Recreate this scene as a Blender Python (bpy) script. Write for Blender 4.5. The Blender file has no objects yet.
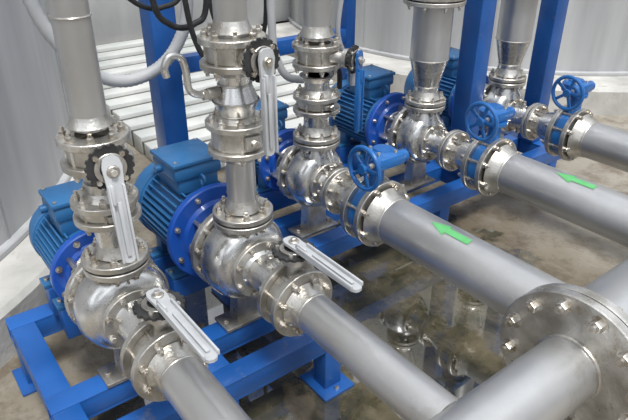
import bpy, bmesh, math, random
from mathutils import Vector, Matrix
random.seed(4)
V=Vector
scene=bpy.context.scene
ZA=0.51   # pipe axis height
CAMZ=1.56
# ------------------------------------------------------------ materials
def new_mat(name):
    m=bpy.data.materials.new(name); m.use_nodes=True
    nt=m.node_tree; b=nt.nodes['Principled BSDF']
    return m,nt,b
def noise_mat(name,c1,c2,scale=6,metal=0,r1=.4,r2=.6,bump=0,bscale=60,detail=6,lo=.35,hi=.65,coat=0,stretch=None,wear=None):
    m,nt,b=new_mat(name); N=nt.nodes; L=nt.links
    tc=N.new('ShaderNodeTexCoord'); src=tc.outputs['Object']
    if stretch:
        mp=N.new('ShaderNodeMapping'); mp.inputs['Scale'].default_value=stretch; L.new(src,mp.inputs['Vector']); src=mp.outputs['Vector']
    n=N.new('ShaderNodeTexNoise'); n.inputs['Scale'].default_value=scale; n.inputs['Detail'].default_value=detail
    L.new(src,n.inputs['Vector'])
    cr=N.new('ShaderNodeValToRGB'); cr.color_ramp.elements[0].position=lo; cr.color_ramp.elements[1].position=hi
    cr.color_ramp.elements[0].color=(*c1,1); cr.color_ramp.elements[1].color=(*c2,1)
    L.new(n.outputs['Fac'],cr.inputs['Fac']); col=cr.outputs['Color']
    if wear:
        nw=N.new('ShaderNodeTexNoise'); nw.inputs['Scale'].default_value=wear[1]; nw.inputs['Detail'].default_value=10; nw.inputs['Roughness'].default_value=.7
        L.new(tc.outputs['Object'],nw.inputs['Vector'])
        mw=N.new('ShaderNodeMapRange'); mw.inputs['From Min'].default_value=wear[2]; mw.inputs['From Max'].default_value=wear[2]+.08; mw.inputs['To Max'].default_value=wear[3]
        L.new(nw.outputs['Fac'],mw.inputs['Value'])
        mx=N.new('ShaderNodeMix'); mx.data_type='RGBA'; L.new(mw.outputs['Result'],mx.inputs[0]); L.new(col,mx.inputs[6]); mx.inputs[7].default_value=(*wear[0],1); col=mx.outputs[2]
    L.new(col,b.inputs['Base Color'])
    mr=N.new('ShaderNodeMapRange'); mr.inputs['From Min'].default_value=.3; mr.inputs['From Max'].default_value=.7
    mr.inputs['To Min'].default_value=r1; mr.inputs['To Max'].default_value=r2
    n2=N.new('ShaderNodeTexNoise'); n2.inputs['Scale'].default_value=scale*2.3; n2.inputs['Detail'].default_value=4
    L.new(tc.outputs['Object'],n2.inputs['Vector']); L.new(n2.outputs['Fac'],mr.inputs['Value']); L.new(mr.outputs['Result'],b.inputs['Roughness'])
    b.inputs['Metallic'].default_value=metal
    b.inputs['Coat Weight'].default_value=coat
    if bump:
        n3=N.new('ShaderNodeTexNoise'); n3.inputs['Scale'].default_value=bscale; n3.inputs['Detail'].default_value=5
        L.new(tc.outputs['Object'],n3.inputs['Vector'])
        bp=N.new('ShaderNodeBump'); bp.inputs['Strength'].default_value=bump; bp.inputs['Distance'].default_value=.01
        L.new(n3.outputs['Fac'],bp.inputs['Height']); L.new(bp.outputs['Normal'],b.inputs['Normal'])
    return m
PIPE=noise_mat('pipe_steel',(.50,.495,.485),(.63,.625,.62),3,.8,.32,.44,.04,120,wear=((.38,.34,.29),7,.60,.35))
STEEL=noise_mat('stainless_steel',(.54,.53,.51),(.74,.735,.72),8,.93,.19,.34,.05,90,wear=((.36,.30,.22),14,.58,.4))
CAST=noise_mat('cast_stainless',(.42,.395,.35),(.70,.68,.64),16,.88,.26,.46,.15,160,wear=((.28,.21,.13),18,.57,.5))
BOLT=noise_mat('bolt_steel',(.42,.37,.30),(.78,.76,.72),40,.9,.22,.42)
DARK=noise_mat('dark_iron',(.02,.02,.022),(.06,.06,.06),20,.3,.4,.6)
RUB=noise_mat('black_rubber',(.012,.012,.014),(.03,.03,.03),20,0,.5,.7)
LEVER=noise_mat('lever_grey_paint',(.47,.48,.49),(.60,.61,.62),8,.1,.35,.5)
BLUEM=noise_mat('motor_blue_paint',(.022,.125,.30),(.035,.17,.39),6,.0,.35,.5,.0,coat=.15,wear=((.16,.22,.28),20,.62,.4))
BLUEF=noise_mat('flange_blue_paint',(.008,.075,.40),(.012,.10,.48),6,.0,.35,.45,coat=.2)
BLUEV=noise_mat('valve_blue_paint',(.01,.11,.36),(.02,.16,.46),6,.0,.28,.4,coat=.3)
BLUES=noise_mat('frame_blue_paint',(.010,.08,.30),(.018,.125,.44),4,.0,.3,.5,.06,60,coat=.15,wear=((.18,.19,.20),11,.61,.6))
HOSE=noise_mat('grey_hose',(.44,.45,.46),(.54,.54,.54),6,0,.45,.6)
GREEN=noise_mat('green_arrow_paint',(.09,.40,.12),(.14,.48,.18),20,0,.4,.6)
TANK=noise_mat('tank_wall_paint',(.38,.385,.39),(.54,.54,.54),1.6,.0,.5,.7,.12,10,stretch=(3,3,.35),wear=((.26,.24,.21),1.8,.6,.3))
WALLM=noise_mat('back_wall_paint',(.46,.47,.47),(.64,.64,.63),1.5,.0,.6,.8,.35,12,stretch=(2,2,.5))
CONC=noise_mat('curb_concrete',(.42,.41,.38),(.68,.66,.62),3,.0,.7,.9,.4,30,wear=((.24,.20,.15),4,.56,.5))
SHEET=noise_mat('step_concrete',(.50,.52,.50),(.72,.72,.69),2.5,.0,.5,.7)
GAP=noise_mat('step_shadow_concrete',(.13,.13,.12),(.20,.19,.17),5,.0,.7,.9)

def floor_mat():
    m,nt,b=new_mat('wet_concrete_floor'); N=nt.nodes; L=nt.links
    tc=N.new('ShaderNodeTexCoord')
    def noise(s,d=6,w=0,rough=.5):
        n=N.new('ShaderNodeTexNoise'); n.inputs['Scale'].default_value=s; n.inputs['Detail'].default_value=d; n.inputs['Roughness'].default_value=rough
        n.inputs['Distortion'].default_value=w; L.new(tc.outputs['Object'],n.inputs['Vector']); return n
    def ramp(src,p0,c0,p1,c1):
        r=N.new('ShaderNodeValToRGB'); r.color_ramp.elements[0].position=p0; r.color_ramp.elements[1].position=p1
        r.color_ramp.elements[0].color=(*c0,1); r.color_ramp.elements[1].color=(*c1,1); L.new(src,r.inputs['Fac']); return r
    def mrange(src,a,b_,c,d):
        r=N.new('ShaderNodeMapRange'); r.inputs['From Min'].default_value=a; r.inputs['From Max'].default_value=b_
        r.inputs['To Min'].default_value=c; r.inputs['To Max'].default_value=d; L.new(src,r.inputs['Value']); return r.outputs['Result']
    base=ramp(noise(1.4,5,.2).outputs['Fac'],.35,(.25,.215,.165),.66,(.40,.37,.315))
    stain=ramp(noise(6,14,.2,.72).outputs['Fac'],.40,(.42,.36,.28),.54,(1,1,1))
    mul=N.new('ShaderNodeMix'); mul.data_type='RGBA'; mul.blend_type='MULTIPLY'; mul.inputs[0].default_value=.65
    L.new(base.outputs['Color'],mul.inputs[6]); L.new(stain.outputs['Color'],mul.inputs[7])
    mp=N.new('ShaderNodeMapping'); mp.inputs['Location'].default_value=(1.30*.50,-1.30*.72,0); mp.inputs['Scale'].default_value=(.50,.72,1)
    L.new(tc.outputs['Object'],mp.inputs['Vector'])
    ln=N.new('ShaderNodeVectorMath'); ln.operation='LENGTH'; L.new(mp.outputs['Vector'],ln.inputs[0])
    ad=N.new('ShaderNodeMath'); ad.operation='MULTIPLY_ADD'; ad.inputs[1].default_value=1.7; L.new(noise(1.9,7,.15,.52).outputs['Fac'],ad.inputs[0]); L.new(ln.outputs['Value'],ad.inputs[2])
    mask=mrange(ad.outputs[0],1.42,1.46,1,0)
    damp=mrange(ad.outputs[0],1.44,2.1,.85,0)
    dm=N.new('ShaderNodeMix'); dm.data_type='RGBA'; dm.blend_type='MULTIPLY'; L.new(damp,dm.inputs[0]); L.new(mul.outputs[2],dm.inputs[6]); dm.inputs[7].default_value=(.52,.46,.36,1)
    wet=ramp(noise(6,14,.2,.7).outputs['Fac'],.38,(.045,.042,.022),.64,(.16,.135,.085))
    mx=N.new('ShaderNodeMix'); mx.data_type='RGBA'; L.new(mask,mx.inputs[0])
    L.new(dm.outputs[2],mx.inputs[6]); L.new(wet.outputs['Color'],mx.inputs[7]); L.new(mx.outputs[2],b.inputs['Base Color'])
    L.new(mrange(ad.outputs[0],1.44,2.1,.05,.6),b.inputs['Roughness'])
    L.new(mask,b.inputs['Coat Weight']); b.inputs['Coat Roughness'].default_value=.01; b.inputs['Coat IOR'].default_value=2.1
    bp=N.new('ShaderNodeBump'); bp.inputs['Distance'].default_value=.01
    L.new(mrange(mask,0,1,.3,.01),bp.inputs['Strength'])
    L.new(noise(35,6).outputs['Fac'],bp.inputs['Height']); L.new(bp.outputs['Normal'],b.inputs['Normal'])
    return m
FLOOR=floor_mat()

# ------------------------------------------------------------ builder
def basis(ax,ref=None):
    z=V(ax).normalized()
    r=V(ref) if ref is not None else (V((0,0,1)) if abs(z.z)<.9 else V((1,0,0)))
    x=(r-z*r.dot(z)).normalized(); y=z.cross(x)
    return x,y,z
class B:
    def __init__(s): s.bm=bmesh.new(); s.mats=[]
    def mi(s,m):
        if m not in s.mats: s.mats.append(m)
        return s.mats.index(m)
    def face(s,vs,i):
        try: f=s.bm.faces.new(vs); f.material_index=i; return f
        except ValueError: return None
    def lathe(s,o,ax,prof,mat,seg=40,closed=True,rf=None,ref=None):
        o=V(o); x,y,z=basis(ax,ref); i=s.mi(mat); rings=[]
        for t,r in prof:
            if r<1e-6: rings.append([s.bm.verts.new(o+z*t)])
            else:
                ring=[]
                for k in range(seg):
                    a=2*math.pi*k/seg; q=r*(rf(a) if rf else 1)
                    ring.append(s.bm.verts.new(o+z*t+x*(q*math.cos(a))+y*(q*math.sin(a))))
                rings.append(ring)
        for A,C in zip(rings,rings[1:]):
            for k in range(seg):
                k2=(k+1)%seg
                if len(A)==1 and len(C)==1: continue
                if len(A)==1: s.face([A[0],C[k],C[k2]],i)
                elif len(C)==1: s.face([A[k],A[k2],C[0]],i)
                else: s.face([A[k],A[k2],C[k2],C[k]],i)
        if closed:
            for R in (rings[0],rings[-1]):
                if len(R)>1: s.face(R,i)
    def cyl(s,p0,p1,r,mat,seg=24,r1=None):
        p0=V(p0);p1=V(p1);d=p1-p0
        s.lathe(p0,d,[(0,r),(d.length,r if r1 is None else r1)],mat,seg)
    def rod(s,p0,p1,r,mat,seg=24,bev=.002):
        p0=V(p0);p1=V(p1);d=p1-p0;l=d.length
        s.lathe(p0,d,[(0,r-bev),(bev,r),(l-bev,r),(l,r-bev)],mat,seg)
    def ring(s,o,ax,ri,ro,t0,t1,mat,seg=48,bev=.002):
        s.lathe(o,ax,[(t0,ri),(t0,ro-bev),(t0+bev,ro),(t1-bev,ro),(t1,ro-bev),(t1,ri),(t0,ri)],mat,seg,closed=False)
    def torus(s,o,ax,R,r,mat,seg=40,ps=10):
        s.lathe(o,ax,[(r*math.sin(2*math.pi*k/ps),R+r*math.cos(2*math.pi*k/ps)) for k in range(ps+1)],mat,seg,closed=False)
    def box(s,c,size,mat,axes=None,bev=.004):
        c=V(c); i=s.mi(mat)
        x,y,z=axes if axes else (V((1,0,0)),V((0,1,0)),V((0,0,1)))
        hx,hy,hz=[q/2 for q in size]
        vs=[s.bm.verts.new(c+x*(a*hx)+y*(b_*hy)+z*(d*hz)) for a in(-1,1) for b_ in(-1,1) for d in(-1,1)]
        fs=[s.face([vs[k] for k in q],i) for q in ((0,1,3,2),(4,6,7,5),(0,4,5,1),(2,3,7,6),(0,2,6,4),(1,5,7,3))]
        if bev>0:
            ed=list({e for f in fs for e in f.edges})
            r=bmesh.ops.bevel(s.bm,geom=ed,offset=min(bev,min(size)*.3),segments=2,affect='EDGES',profile=.5,clamp_overlap=True)
            for f in r['faces']: f.material_index=i
    def prism(s,pts,o,ux,uy,th,mat):
        o=V(o);ux=V(ux).normalized();uy=V(uy).normalized();n=ux.cross(uy);i=s.mi(mat)
        a=[s.bm.verts.new(o+ux*p+uy*q-n*th/2) for p,q in pts]; c=[s.bm.verts.new(o+ux*p+uy*q+n*th/2) for p,q in pts]
        s.face(a,i); s.face(c,i)
        for k in range(len(pts)):
            k2=(k+1)%len(pts); s.face([a[k],a[k2],c[k2],c[k]],i)
    def sweep(s,pts,r,mat,seg=12,sub=8,ribs=0):
        P=[V(p) for p in pts]; Q=[]
        ext=[P[0]*2-P[1]]+P+[P[-1]*2-P[-2]]
        for k in range(1,len(ext)-2):
            p0,p1,p2,p3=ext[k-1:k+3]
            for j in range(sub):
                t=j/sub
                Q.append(.5*((2*p1)+(p2-p0)*t+(2*p0-5*p1+4*p2-p3)*t*t+(3*p1-p0-3*p2+p3)*t**3))
        Q.append(P[-1]); i=s.mi(mat)
        tan=[(Q[min(k+1,len(Q)-1)]-Q[max(k-1,0)]).normalized() for k in range(len(Q))]
        x,_,_=basis(tan[0]); rings=[]
        for k,q in enumerate(Q):
            x=(x-tan[k]*x.dot(tan[k])).normalized(); y=tan[k].cross(x)
            rr=r*(1+(ribs if k%2 else 0))
            rings.append([s.bm.verts.new(q+x*(rr*math.cos(2*math.pi*a/seg))+y*(rr*math.sin(2*math.pi*a/seg))) for a in range(seg)])
        for A,C in zip(rings,rings[1:]):
            for k in range(seg): s.face([A[k],A[(k+1)%seg],C[(k+1)%seg],C[k]],i)
        s.face(rings[0],i); s.face(rings[-1],i)
    def hexn(s,o,ax,r,h,mat):
        s.lathe(o,ax,[(0,r),(h*.85,r),(h,r*.88)],mat,6)
    def finish(s,name,parent=None,ang=32,recalc=True):
        bm=s.bm
        if recalc: bmesh.ops.recalc_face_normals(bm,faces=bm.faces[:])
        off=V(parent.location) if parent else V((0,0,0))
        if parent: bmesh.ops.translate(bm,verts=bm.verts[:],vec=-off)
        for f in bm.faces: f.smooth=True
        for e in bm.edges:
            if len(e.link_faces)==2:
                if e.calc_face_angle(0)>math.radians(ang): e.smooth=False
            else: e.smooth=False
        me=bpy.data.meshes.new(name); bm.to_mesh(me); bm.free()
        for m in s.mats: me.materials.append(m)
        ob=bpy.data.objects.new(name,me); scene.collection.objects.link(ob)
        if parent: ob.parent=parent
        return ob
def empty(name,loc):
    e=bpy.data.objects.new(name,None); e.location=loc; e.empty_display_size=.1; scene.collection.objects.link(e); return e
X=V((1,0,0)); Y=V((0,1,0)); Z=V((0,0,1))

def bolts(b,o,ax,Rb,n,t0,t1,r=.009,mat=BOLT,ph=.5,stick=.012):
    x,y,z=basis(ax); o=V(o)
    for k in range(n):
        a=2*math.pi*(k+ph)/n; p=o+x*(Rb*math.cos(a))+y*(Rb*math.sin(a))
        b.cyl(p+z*(t0-r-stick),p+z*(t1+r+stick),r*.58,mat,10)
        b.hexn(p+z*(t1+.002),z,r,r*1.15,mat); b.hexn(p+z*(t0-.002),-z,r,r*1.15,mat)
        b.cyl(p+z*t1,p+z*(t1+.002),r*1.3,mat,14); b.cyl(p+z*(t0-.002),p+z*t0,r*1.3,mat,14)
def joint(b,o,ax,ri,R,th,gap,n,mat=CAST,br=.0095):
    b.ring(o,ax,ri,R,-gap/2-th,-gap/2,mat); b.ring(o,ax,ri,R,gap/2,gap/2+th,mat)
    if gap<.012: b.ring(o,ax,ri,R*.8,-gap/2,gap/2,RUB,bev=.0005)
    bolts(b,o,ax,(ri+R)/2+.004,n,-gap/2-th,gap/2+th,br)
def weldneck(b,o,ax,r,t0,t1,mat=CAST):
    b.lathe(o,ax,[(t0,r*1.28),(t0+(t1-t0)*.4,r*1.12),(t1,r*1.01)],mat,40)

def lever_arm(b,o,d,n,L,mat=LEVER):
    o=V(o); d=V(d).normalized(); n=V(n).normalized(); s=n.cross(d)
    w0,w1=.020,.016; h0=-.034
    pts=[(h0,-.010),(h0+.006,-.018),(-.01,-.023),(.03,-w0),(L*.5,-w0),(L-.01,-w1),(L,-w1*.6),(L+.003,0),(L,w1*.6),(L-.01,w1),(L*.5,w0),(.03,w0),(-.01,.023),(h0+.006,.018),(h0,.010)]
    b.prism(pts,o,d,s,.008,mat)
    for sg in (-1,1):
        b.box(o+d*(L*.56)+s*(sg*w0*.84)+n*.008,(L*.84,.006,.012),mat,(d,s,n),.0015)
    b.box(o+d*(L*.62)+n*.008,(L*.6,.010,.005),mat,(d,s,n),.002)
    b.rod(o-n*.012,o+n*.010,.015,CAST,20); b.hexn(o+n*.010,n,.009,.008,BOLT)
    b.box(o+d*.05-s*.012+n*.012,(.045,.008,.014),mat,(d,s,n),.002)
def notch_plate(b,o,n,R,mat=DARK):
    x,y,z=basis(n); pts=[]
    N=36
    for k in range(N):
        a0=2*math.pi*k/N
        rr=R if k%2==0 else R*.93
        for da in (.1,.9):
            a=a0+da*2*math.pi/N; pts.append((rr*math.cos(a),rr*math.sin(a)))
    b.prism(pts,o,x,y,.008,mat)
    b.ring(o,z,R*.45,R*.66,.004,.010,CAST,36,.001)
    for k in range(4):
        a=math.pi/4+k*math.pi/2; p=V(o)+x*(R*.76*math.cos(a))+y*(R*.76*math.sin(a)); b.hexn(p,z,.007,.012,BOLT)
def lever_valve(name,o,ax,stem,ldir,r,R,width,n,L=.27,sh=.14,plate=.052,mat=LEVER):
    """wafer butterfly valve incl. flanges each side; o centre"""
    o=V(o); ax=V(ax).normalized(); stem=V(stem).normalized(); e=empty(name,o)
    b=B(); b.ring(o,ax,r*.8,R*.80,-width/2,width/2,CAST)
    b.lathe(o,stem,[(R*.70,.028),(R*.95,.022),(sh-.035,.020),(sh-.035,.034),(sh-.018,.036),(sh-.016,.02),(sh-.004,.02)],CAST,24)
    b.lathe(o,-stem,[(R*.7,.022),(R*.92,.02),(R*.95,.012)],CAST,20)
    b.finish('valve_body',e)
    b=B(); joint(b,o,ax,r,R,.018,width,n); b.finish('flanges_and_studs',e)
    b=B(); notch_plate(b,o+stem*sh,stem,plate); b.finish('notch_plate',e)
    b=B(); lever_arm(b,o+stem*(sh+.022),ldir,stem,L,mat); b.finish('lever_handle',e)
    return e
def handwheel(b,o,ax,R,r=.007,mat=BLUEV,sp=5):
    o=V(o); x,y,z=basis(ax); b.torus(o,z,R,r,mat,44,10)
    b.rod(o-z*.014,o+z*.014,.018,mat,20)
    for k in range(sp):
        a=2*math.pi*k/sp+.3; d=x*math.cos(a)+y*math.sin(a); t=z.cross(d)
        b.box(o+d*(R*.55),(R*.92,.014,.008),mat,(d,t,z),.002)
def gear_valve(name,o,r,R,width,n,up=.03,gx=.01):
    o=V(o); e=empty(name,o); ax=X
    b=B(); b.ring(o,ax,r*.8,R*.84,-width/2,width/2,BLUEV)
    t0=R+up
    b.lathe(o,Z,[(R*.7,.036),(R*.98,.028),(t0,.028),(t0,.046),(t0+.014,.046)],BLUEV,28); b.finish('valve_body',e)
    b=B(); joint(b,o,ax,r,R,.022,width,n,br=.0115); b.finish('flanges_and_studs',e)
    g=o+Z*(t0+.014)+X*gx+Y*.01; b=B()
    b.lathe(g,Z,[(0,.05),(.004,.058),(.038,.058),(.046,.05),(.05,.035),(.056,.032),(.06,.0)],BLUEV,32)
    b.box(g+V((.035,.0,.022)),(.05,.12,.044),BLUEV,None,.012)
    b.rod(g+V((.035,-.075,.022)),g+V((.035,.075,.022)),.023,BLUEV,24,.004)
    for k in range(4):
        a=k*math.pi/2+.5; b.hexn(g+V((.045*math.cos(a),.045*math.sin(a),.046)),Z,.007,.008,BOLT)
    b.finish('gearbox',e)
    b=B(); w=g+V((.035,-.115,.022)); b.rod(g+V((.035,-.075,.022)),w-Y*.012,.010,BOLT,16); handwheel(b,w,Y,.072,.0085); b.finish('hand_wheel',e)
    return e

# ------------------------------------------------------------ motor + pump
def motor(C,Rm,L):
    C=V(C); e=empty('electric_motor',(C.x-L/2,C.y,C.z)); ax=-X
    rb=Rm*.84
    b=B()
    b.lathe(C,ax,[(0,rb*.9),(.01,Rm*.98),(.03,Rm*.98),(.034,rb),(L*.70,rb),(L*.70+.004,Rm*.96),(L*.74,Rm*.97)],BLUEM,48)
    nf=40
    for k in range(nf):
        a=2*math.pi*k/nf
        if abs((a-math.pi/2+math.pi)%(2*math.pi)-math.pi)<.42: continue
        d=Y*math.cos(a)+Z*math.sin(a); t=X.cross(d)
        b.box(C+ax*(.035+(L*.70-.035)/2)+d*(rb+(Rm-rb)*.5-.002),(L*.70-.036,.0055,(Rm-rb)+.004),BLUEM,(X,t,d),.0)
    b.finish('finned_housing',e)
    b=B(); t=L*.74
    b.lathe(C,ax,[(t,Rm*.99),(t+.004,Rm*1.03),(L-.05,Rm*1.03),(L-.02,Rm*.97),(L-.006,Rm*.84),(L,Rm*.66),(L+.001,Rm*.62),(L-.006,Rm*.6)],BLUEM,48)
    b.lathe(C,ax,[(L-.008,Rm*.62),(L-.006,0)],DARK,40,closed=False)
    for q in (.15,.27,.39,.51): b.torus(C+ax*(L-.001),X,Rm*q*1.12,.0022,BLUEM,32,6)
    for k in range(8):
        a=math.pi*k/8; d=Y*math.cos(a)+Z*math.sin(a); b.cyl(C+ax*(L-.001)-d*Rm*.62,C+ax*(L-.001)+d*Rm*.62,.002,BLUEM,6)
    b.finish('fan_cowl',e)
    b=B(); c=C+ax*(L*.40)+Z*(Rm+.03)
    w=Rm*1.2
    b.box(c-Z*.028,(w*.9,w*.85,.06),BLUEM,None,.008)
    b.box(c+Z*.02,(w,w,.05),BLUEM,None,.012); b.box(c+Z*.052,(w*1.04,w*1.04,.016),BLUEM,None,.006)
    for sx in(-1,1):
        for sy in(-1,1): b.hexn(c+V((sx*w*.42,sy*w*.42,.06)),Z,.006,.006,BOLT)
    b.rod(c+V((-.02,-w/2-.02,.015)),c+V((-.02,-w/2+.005,.015)),.013,BLUEM,16)
    b.finish('terminal_box',e)
    b=B(); c=C+ax*(L*.10)+Z*(Rm+.01); b.torus(c+Z*.016,Y,.016,.005,BLUEM,20,8); b.rod(c-Z*.02,c+Z*.004,.009,BLUEM,14); b.finish('lifting_eye',e)
    b=B()
    for tx in (.16,.60):
        for sy in (-1,1):
            b.box((C.x-L*tx,C.y+sy*Rm*.66,C.z-Rm*.82),(.05,.03,Rm*.5),BLUEM,None,.004)
            b.box((C.x-L*tx,C.y+sy*Rm*.78,C.z-Rm-.012),(.06,.08,.016),BLUEM,None,.003)
            b.hexn((C.x-L*tx,C.y+sy*Rm*.98,C.z-Rm-.004),Z,.009,.01,BOLT)
    b.finish('motor_feet',e)
    b=B(); top=C.z-Rm-.02; bot=.262
    if top-bot>.01:
        for tx in (.16,.60):
            b.box((C.x-L*tx,C.y,(top+bot)/2),(.07,Rm*2.1,top-bot),BLUES,None,.003)
    b.finish('motor_plinth',e)
    return e
def pump(C,rv,rd,Rd,zf,rs,Rs,xs,ns,Rm,Lm,lan=.13,fb=.02,nd=8):
    C=V(C); e=empty('centrifugal_pump',C)
    b=B(); s=rv/.135
    sp=lambda a:1+.05*math.cos(a-.9)
    prof=[(-.07,.07),(-.072,.10),(-.068,.118),(-.055,.128),(-.035,.134),(0,.137),(.03,.134),(.05,.126),(.064,.112),(.072,.095),(.076,.075),(.079,.055)]
    b.lathe(C,X,[(t*s,r*s) for t,r in prof],STEEL,64,rf=sp)
    b.torus(C,X,.139*s,.0035,CAST,64,8)
    b.finish('volute_casing',e)
    b=B(); b.lathe(C,X,[(-.100*s,.06),(-.100*s,.142*s),(-.097*s,.146*s),(-.078*s,.146*s),(-.072*s,.142*s),(-.072*s,.06)],CAST,56)
    bolts(b,C,X,.135*s,12,-.100*s,-.072*s,.009,stick=.004)
    x0=-.10*s; x1=x0-lan
    b.lathe(C,X,[(x0,.11*s),(x0-.02,.088*s),(x1+.02,.08*s),(x1,.10*s)],CAST,40)
    for k in range(6):
        a=k*math.pi/3+.3; d=Y*math.cos(a)+Z*math.sin(a); t=X.cross(d)
        b.box(C+X*((x0+x1)/2)+d*.095*s,(lan,.012,.04),CAST,(X,t,d),.003)
    b.finish('bearing_bracket',e)
    b=B(); Rf=Rm+fb
    b.lathe(C,X,[(x1-.026,.05),(x1-.026,Rf-.004),(x1-.022,Rf),(x1-.004,Rf),(x1,Rf-.004),(x1,Rf*.72),(x1+.012,Rf*.66),(x1+.02,.05)],BLUEF,60)
    bolts(b,C,X,Rf*.87,8,x1-.026,x1,.008,stick=.003)
    b.finish('motor_adapter_flange',e)
    b=B()
    L=xs-C.x
    b.lathe(C,X,[(.06*s,.085*s),(.082*s,.072*s),(.10*s,rs*1.12),(L-.02,rs*1.08),(L-.014,rs*1.25),(L,rs*1.25)],STEEL,44)
    b.ring(C,X,rs,.096*s,.074*s,.090*s,CAST,44); bolts(b,C,X,.084*s,8,.074*s,.090*s,.0085,stick=.003)
    b.cyl(C+V((L*.62,0,-rs*1.1)),C+V((L*.62,0,-rs*1.1-.03)),.010,BOLT,12)
    b.rod(C+V((L*.68,.0,rs*.95)),C+V((L*.68,0,rs*1.1+.02)),.011,CAST,14); b.hexn(C+V((L*.68,0,rs*1.1+.02)),Z,.011,.010,BOLT)
    b.finish('suction_nozzle',e)
    b=B()
    h=zf-C.z
    b.lathe(C,Z,[(rv*.7,rd*1.5),(rv*.98,rd*1.28),(h-.03,rd*1.12),(h-.022,rd*1.3),(h-.015,rd*1.3)],STEEL,40)
    for a in (0,math.pi/2,math.pi,3*math.pi/2):
        d=X*math.cos(a)+Y*math.sin(a)
        b.prism([(rd*.9,rv*.8),(rd*1.75,rv*.86),(rd*1.25,h-.03),(rd*.9,h-.03)],C,d,Z,.007,STEEL)
    b.finish('discharge_nozzle',e)
    b=B(); joint(b,(C.x,C.y,zf),Z,rd,Rd,.018,.006,nd); b.finish('discharge_flanges',e)
    b=B()
    zb=.262
    b.prism([(-.05,zb-C.z+.008),(.05,zb-C.z+.008),(.04,-rv*.75),(-.04,-rv*.75)],C-X*.02,Y,Z,.05,CAST)
    b.box((C.x-.02,C.y,zb+.006),(.09,.20,.012),CAST,None,.003)
    for sy in (-1,1): b.hexn((C.x-.02,C.y+sy*.08,zb+.012),Z,.01,.01,BOLT)
    b.finish('pump_foot',e)
    motor((C.x+x1-.0275,C.y,C.z),Rm,Lm)
    return e

XP=-1.403
pump((XP,.40,ZA),.128,.042,.088,.665,.052,.10,-1.192,8,.115,.33,.12)
pump((XP,.80,ZA),.135,.044,.092,.665,.052,.105,-1.192,8,.148,.37,.09,.024)
for y in (.40,.80):
    lever_valve('butterfly_valve',(-1.135,y,ZA),X,V((-.05,.03,1)),X,.052,.104,.05,8,L=.27,sh=.155,plate=.062)
def arrow(b,r,C,x0,L,ang):
    """painted flow arrow: head at x0 pointing -X, follows the pipe surface"""
    i=b.mi(GREEN); rr=r+.002
    def strip(t0,t1,w0,w1,n):
        prev=None
        for k in range(n+1):
            f=k/n; t=t0+(t1-t0)*f; w=w0+(w1-w0)*f; row=[]
            for j in range(9):
                a=ang+w*(j/4-1)/rr
                row.append(b.bm.verts.new(V((x0+L*t,C[1]+rr*math.cos(a),C[2]+rr*math.sin(a)))))
            if prev:
                for j in range(8): b.face([prev[j],prev[j+1],row[j+1],row[j]],i)
            prev=row
    strip(0,.42,.001,.027,6); strip(.42,1,.013,.013,6)
HX=-.50
for y in (.40,.80):
    e=empty('suction_pipe',(-.8,y,ZA)); b=B()
    b.cyl((-1.088,y,ZA),(HX-.065,y,ZA),.057,PIPE,48); weldneck(b,(-1.09,y,ZA),X,.057,.0,.04); b.torus((-1.045,y,ZA),X,.057,.0025,CAST,40,6)
    b.finish('pipe_run',e)
for y in (1.335,1.985,2.58):
    e=empty('suction_pipe',(-.9,y,ZA)); b=B()
    b.cyl((-1.325,y,ZA),(HX-.11,y,ZA),.084,PIPE,56); weldneck(b,(-1.325,y,ZA),X,.084,.0,.045); b.torus((-1.275,y,ZA),X,.084,.003,CAST,48,6)
    b.finish('pipe_run',e)
    if y<2.4:
        b=B(); arrow(b,.084,(0,y,ZA),-1.10 if y<1.5 else -1.07,.155,math.pi*.56); b.finish('flow_arrow_marking',e)
for y,x,Rm,Lm in ((1.335,-1.73,.12,.36),(1.985,-1.77,.14,.38),(2.58,-1.77,.14,.38)):
    rd=.05 if y<1.5 else .054
    pump((x,y,ZA),.122,rd,.092,.68,.05,.10,-1.594,8,Rm,Lm,.10)
    e=empty('concentric_reducer',(-1.52,y,ZA)); b=B()
    o=V((-1.575,y,ZA)); joint(b,o,X,.05,.092,.016,.004,8,br=.0085)
    b.lathe(o,X,[(.018,.055),(.04,.056),(.12,.084),(.138,.086)],STEEL,44); b.finish('cone_body',e)
    gear_valve('gear_butterfly_valve',(-1.385,y,ZA),.082,.126,.052,8,.05 if y<1.5 else .055,.015 if y<1.5 else -.025)

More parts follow.
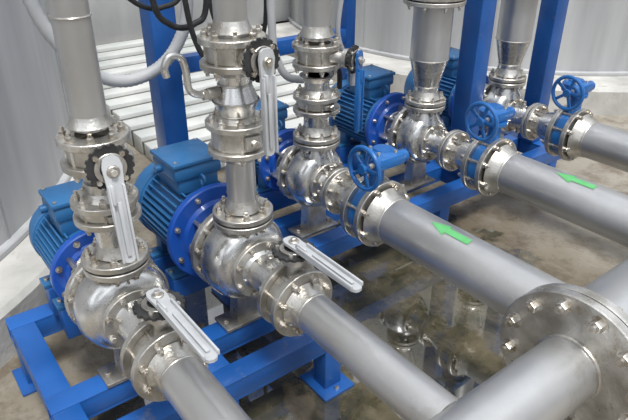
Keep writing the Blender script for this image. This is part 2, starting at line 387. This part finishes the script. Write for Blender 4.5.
# ------------------------------------------------------------ risers
def riser(name,x,y,parts,top=2.4):
    e=empty(name,(x,y,.7)); b=B()
    for p in parts:
        k=p[0]
        if k=='p': b.cyl((x,y,p[1]),(x,y,p[2]),p[3],PIPE if p[2]-p[1]>.12 else STEEL,44)
        elif k=='c': b.cyl((x,y,p[1]),(x,y,p[2]),p[3],STEEL,44,p[4]); b.torus((x,y,p[1]),Z,p[3],.0025,CAST,40,6); b.torus((x,y,p[2]),Z,p[4],.0025,CAST,40,6)
        elif k=='n': b.lathe((x,y,p[1]),(0,0,1 if p[2]>p[1] else -1),[(0,p[3]*1.3),(abs(p[2]-p[1])*.5,p[3]*1.12),(abs(p[2]-p[1]),p[3]*1.01)],CAST,40)
        elif k=='j': joint(b,(x,y,p[1]),Z,p[2],p[3],.017,p[4],8,br=.009)
        elif k=='v':
            b.lathe((x,y,p[1]),Z,[(0,p[3]*.8),(.004,p[3]*.84),(p[2]-p[1]-.004,p[3]*.84),(p[2]-p[1],p[3]*.8)],CAST,44)
            b.box((x+p[3]*.80,y-.0,(p[1]+p[2])/2),(.03,.05,(p[2]-p[1])*.7),CAST,None,.005)
            b.hexn((x+p[3]*.80+.015,y,(p[1]+p[2])/2),X,.012,.012,BOLT)
        elif k=='w': b.torus((x,y,p[1]),Z,p[2],.0028,CAST,40,6)
    b.finish('riser_assembly',e); return e
x=XP;y=.40
riser('discharge_riser_pipe',x,y,[('n',.690,.72,.042),('p',.69,.79,.042),('j',.825,.042,.085,.028),('v',.811,.839,.085),('n',.856,.875,.042),('p',.855,.90,.042),
   ('n',1.050,1.075,.042),('p',1.04,2.4,.042),('n',.93,.91,.042),('w',1.30,.043)])
lever_valve('butterfly_valve',(x,y,.985),Z,V((1,-.10,0)),V((.22,-.05,-1)),.042,.086,.046,8,L=.22,sh=.13,plate=.056)
y=.80
riser('discharge_riser_pipe',x,y,[('n',.690,.725,.044),('p',.69,.86,.044),('n',.872,.85,.044),('j',.925,.044,.09,.06),('v',.895,.955,.09),
   ('n',.972,.995,.044),('c',.99,1.03,.050,.064),('c',1.03,1.075,.064,.046),('n',1.12,1.10,.044),('p',1.06,1.12,.044),('n',1.215,1.245,.044),('p',1.205,2.4,.044),('w',1.33,.045)])
lever_valve('butterfly_valve',(x,y,1.163),Z,V((1,.05,0)),V((0,-.0,-1)),.044,.09,.048,8,L=.25,sh=.13,plate=.056)
x=-1.73;y=1.335
riser('discharge_riser_pipe',x,y,[('n',.705,.735,.05),('p',.70,.79,.05),('j',.825,.05,.09,.035),('v',.81,.84,.09),('p',.85,.93,.047),('n',.93,.91,.05),('n',.858,.88,.05),
   ('n',1.075,1.11,.05),('p',1.06,2.4,.05)])
lever_valve('butterfly_valve',(x,y,1.005),Z,V((1,.42,0)),V((0,-.0,-1)),.05,.09,.05,8,L=.27,sh=.15,plate=.050,mat=BLUEV)
for y in (1.985,2.58):
    riser('discharge_riser_pipe',-1.77,y,[('n',.705,.74,.054),('p',.70,.76,.054),('c',.76,.88,.054,.084),('p',.88,1.105,.084),('j',1.13,.084,.13,.006),('p',1.15,2.4,.084)])

# ------------------------------------------------------------ header
e=empty('suction_header_pipe',(HX,1.6,ZA)); b=B()
b.cyl((HX,1.24,ZA),(HX,4.2,ZA),.136,PIPE,72)
b.lathe((HX,1.222,ZA),Y,[(0,.160),(.012,.148),(.04,.137)],CAST,64); b.finish('main_header',e)
b=B(); b.cyl((HX,-.1,ZA),(HX,1.17,ZA),.082,PIPE,64); b.torus((HX,1.165,ZA),Y,.0835,.005,CAST,56,8); b.finish('branch_header',e)
b=B(); b.ring((HX,1.195,ZA),Y,.07,.200,-.028,-.002,CAST,72,.003); b.ring((HX,1.195,ZA),Y,.13,.200,.002,.028,CAST,72,.003); b.ring((HX,1.195,ZA),Y,.1,.165,-.002,.002,RUB,60,.0005)
bolts(b,(HX,1.195,ZA),Y,.168,12,-.028,.028,.0165,stick=.014); b.finish('reducing_flange',e)
b=B()
for y in (.1,1.66,3.2):
    b.box((HX,y,.19),(.08,.08,.38),BLUES); b.box((HX,y,.008),(.2,.2,.016),BLUES); b.box((HX,y,.37),(.18,.1,.012),BLUES)
b.finish('pipe_supports',e)

# ------------------------------------------------------------ frames
def ibeam(b,p0,p1,w=.075,h=.08,mat=BLUES):
    p0=V(p0);p1=V(p1);d=(p1-p0);L=d.length;d.normalize();s=Z.cross(d);c=(p0+p1)/2
    b.box(c-Z*.005,(L,w,.010),mat,(d,s,Z),.002); b.box(c-Z*(h-.005),(L,w,.010),mat,(d,s,Z),.002)
    b.box(c-Z*h/2+s*(w/2-.005),(L,.010,h-.018),mat,(d,s,Z),.002); b.box(c-Z*h/2-s*(w/2-.005),(L,.010,h-.018),mat,(d,s,Z),.002)
def frame(name,x0,x1,y0,y1,xs,ys,top=.26):
    e=empty(name,((x0+x1)/2,(y0+y1)/2,0)); b=B()
    for x in xs: ibeam(b,(x,y0,top),(x,y1,top))
    for y in ys:
        xx=sorted(xs)
        for a,c in zip(xx,xx[1:]): ibeam(b,(a+.038,y,top-.001),(c-.038,y,top-.001))
    b.finish('beams',e); b=B()
    for x in (xs[0],xs[-1]):
        for y in (ys[0],(ys[0]+ys[-1])/2,ys[-1]):
            b.box((x,y,(top-.08)/2+.005),(.07,.07,top-.082-.01),BLUES); b.box((x,y,.006),(.15,.13,.012),BLUES,None,.003)
            for sx in(-1,1): b.hexn((x+sx*.055,y,.012),Z,.009,.01,BOLT)
    b.finish('legs',e)
frame('pump_base_frame',-1.85,-1.22,.14,1.03,[-1.87,-1.42,-1.22],[.18,.60,.99])
frame('pump_base_frame',-2.2,-1.5,1.1,3.1,[-2.18,-1.88,-1.66],[1.14,1.66,2.28,2.93])
e=empty('pipe_support_frame',(-2.4,1.6,0)); b=B()
def post(x,y,w,z1=2.4,z0=0):
    b.box((x,y,(z0+z1)/2),(w,w,z1-z0),BLUES,None,.005)
    if z0==0: b.box((x,y,.007),(w*1.9,w*1.9,.014),BLUES,None,.003)
post(-2.4,1.03,.11); post(-2.4,2.05,.06)
b.box((-2.4,1.54,.86),(.06,.96,.07),BLUES,None,.003); b.box((-2.4,1.54,1.22),(.06,.96,.10),BLUES,None,.003)
b.finish('posts_and_rails',e)
e=empty('pipe_support_frame',(-1.77,2.6,0)); b=B()
post(-1.76,2.28,.10,2.4,.262); post(-1.80,2.93,.10,2.4,.262)
b.finish('posts',e)

# ------------------------------------------------------------ hoses, cables, small tube
b=B(); b.sweep([(-2.28,.50,1.45),(-2.28,.54,1.15),(-2.28,.66,.95),(-2.28,.80,.87),(-2.27,.95,.90),(-2.26,1.05,1.0),(-2.26,1.10,1.15),(-2.26,1.12,1.6)],.023,HOSE,16,16,.09); b.finish('flexible_conduit')
def cable(pts,r,mat):
    b=B(); b.sweep(pts,r,mat,10,10); b.finish('power_cable')
cable([(-2.0,.845,1.6),(-2.0,.845,1.22),(-2.0,.90,1.12),(-2.0,.99,1.11),(-2.0,1.05,1.2),(-2.0,1.06,1.7)],.011,RUB)
cable([(-2.05,.70,1.6),(-2.05,.72,1.32),(-2.05,.80,1.20),(-2.05,.90,1.17),(-2.05,.99,1.24),(-2.05,1.02,1.6)],.009,RUB)
cable([(-1.95,.93,1.6),(-1.95,.94,1.22),(-1.95,.97,1.05),(-1.93,1.02,.96),(-1.92,1.08,.92),(-1.94,1.13,.88),(-1.96,1.18,.80),(-2.0,1.2,.72),(-2.03,1.21,.66)],.010,RUB)
cable([(-2.1,1.10,1.7),(-2.1,1.11,1.2),(-2.1,1.16,1.03),(-2.08,1.23,.97),(-2.06,1.30,1.0),(-2.05,1.33,1.12),(-2.05,1.34,1.6)],.009,RUB)
b=B(); b.sweep([(-1.92,1.27,1.5),(-1.92,1.27,1.05),(-1.92,1.29,.95),(-1.91,1.33,.88),(-1.90,1.42,.855),(-1.90,1.48,.85)],.015,HOSE,12,10,.08); b.finish('flexible_conduit')
for yy,xx in ((1.56,-1.95),(1.64,-1.95)):
    cable([(xx,yy,1.7),(xx,yy,1.25),(xx-.02,yy-.01,1.0),(xx-.05,yy+.08,.86),(xx-.1,yy+.15,.80),(xx-.12,yy+.17,.72)],.012,RUB if yy<1.6 else HOSE)
e=empty('sampling_tube',(XP,.7,1.08)); b=B()
b.sweep([(XP,.735,1.06),(XP,.70,1.06),(XP,.665,1.08),(XP,.660,1.13),(XP,.650,1.165),(XP,.620,1.175),(XP,.603,1.15),(XP,.606,1.125)],.0095,STEEL,14,8)
b.rod((XP,.715,1.06),(XP,.75,1.06),.016,CAST,16); b.hexn((XP,.70,1.06),Y,.015,.016,BOLT); b.finish('bent_tube',e)

# ------------------------------------------------------------ room
b=B(); i=b.mi(FLOOR)
vs=[b.bm.verts.new(p) for p in ((-9,-5,0),(4,-5,0),(4,11,0),(-9,11,0))]; b.face(vs,i)
b.finish('floor',recalc=False)
def tank(name,cx,cy,R,Rc,hc,H=3.2,rim=0):
    e=empty(name,(cx,cy,0)); b=B()
    b.lathe((cx,cy,hc-.01),Z,[(0,R),(H,R),(H+.05,R+.04),(H+.1,R+.04),(H+.4,0)],TANK,160)
    for k in range(14):
        a=2*math.pi*k/14+.35; b.box((cx+(R+.001)*math.cos(a),cy+(R+.001)*math.sin(a),hc+H/2),(.004,.02,H),TANK,(V((math.cos(a),math.sin(a),0)),V((-math.sin(a),math.cos(a),0)),Z),.001)
    b.ring((cx,cy,hc),Z,R-.02,R+.035,-.002,.03,TANK,160,.006)
    b.finish('tank_shell',e)
    b=B(); b.lathe((cx,cy,0),Z,[(0,Rc),(hc-.02,Rc),(hc,Rc-.02),(hc,R-.1)],CONC,160); b.finish('concrete_plinth',e)
tank('storage_tank',-4.25,-1.5,2.50,2.76,.20)
tank('storage_tank',-4.4,6.26,2.6,2.98,.20)
b=B(); b.box((-5.7,.8,1.6),(.2,7.2,3.2),WALLM); b.box((-5.57,.8,.1),(.12,7.2,.2),CONC); b.finish('wall_back')
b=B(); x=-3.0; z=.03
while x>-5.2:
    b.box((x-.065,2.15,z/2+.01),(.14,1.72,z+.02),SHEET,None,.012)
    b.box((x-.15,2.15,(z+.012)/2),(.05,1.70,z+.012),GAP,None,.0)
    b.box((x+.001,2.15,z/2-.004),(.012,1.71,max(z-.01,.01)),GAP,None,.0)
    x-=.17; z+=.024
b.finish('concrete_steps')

# ------------------------------------------------------------ light
w=bpy.data.worlds.new('sky'); scene.world=w; w.use_nodes=True; nt=w.node_tree; N=nt.nodes; L=nt.links
bg=N['Background']; tc=N.new('ShaderNodeTexCoord'); sp=N.new('ShaderNodeSeparateXYZ'); L.new(tc.outputs['Generated'],sp.inputs[0])
cr=N.new('ShaderNodeValToRGB'); el=cr.color_ramp.elements; el[0].position=.0; el[0].color=(.12,.11,.10,1); el[1].position=1; el[1].color=(.97,1.03,1.12,1)
for p,c in ((.49,(.11,.11,.11,1)),(.53,(.15,.155,.165,1)),(.60,(.34,.36,.39,1)),(.70,(.88,.92,.98,1))):
    q=el.new(p); q.color=c
mr=N.new('ShaderNodeMapRange'); mr.inputs['From Min'].default_value=-1; L.new(sp.outputs['Z'],mr.inputs['Value']); L.new(mr.outputs['Result'],cr.inputs['Fac'])
cn=N.new('ShaderNodeTexNoise'); cn.inputs['Scale'].default_value=2.6; cn.inputs['Detail'].default_value=5; L.new(tc.outputs['Generated'],cn.inputs['Vector'])
cc=N.new('ShaderNodeMapRange'); cc.inputs['From Min'].default_value=.40; cc.inputs['From Max'].default_value=.60; cc.inputs['To Min'].default_value=.45; cc.inputs['To Max'].default_value=1.6; L.new(cn.outputs['Fac'],cc.inputs['Value'])
mm=N.new('ShaderNodeVectorMath'); mm.operation='SCALE'; L.new(cr.outputs['Color'],mm.inputs[0]); L.new(cc.outputs['Result'],mm.inputs['Scale'])
L.new(mm.outputs[0],bg.inputs['Color']); bg.inputs['Strength'].default_value=1.1
s=bpy.data.lights.new('sun_light','SUN'); s.energy=2.9; s.angle=math.radians(14); s.color=(1,.99,.97)
so=bpy.data.objects.new('sun_light',s); scene.collection.objects.link(so); so.rotation_euler=V((.45,-.1,1)).to_track_quat('Z','Y').to_euler(); so.location=(1,-1,5)
scene.view_settings.view_transform='Standard'
# ------------------------------------------------------------ camera
cam=bpy.data.cameras.new('camera'); co=bpy.data.objects.new('camera',cam); scene.collection.objects.link(co)
cam.sensor_width=36; cam.lens=600/628*36; cam.clip_start=.02
f=V((-.696,.532,-.482)).normalized(); r=V((.607,.7945,0)).normalized(); r=(r-f*r.dot(f)).normalized(); u=r.cross(f)
M=Matrix(((r.x,u.x,-f.x,0),(r.y,u.y,-f.y,0),(r.z,u.z,-f.z,CAMZ),(0,0,0,1)))
co.matrix_world=M
scene.camera=co
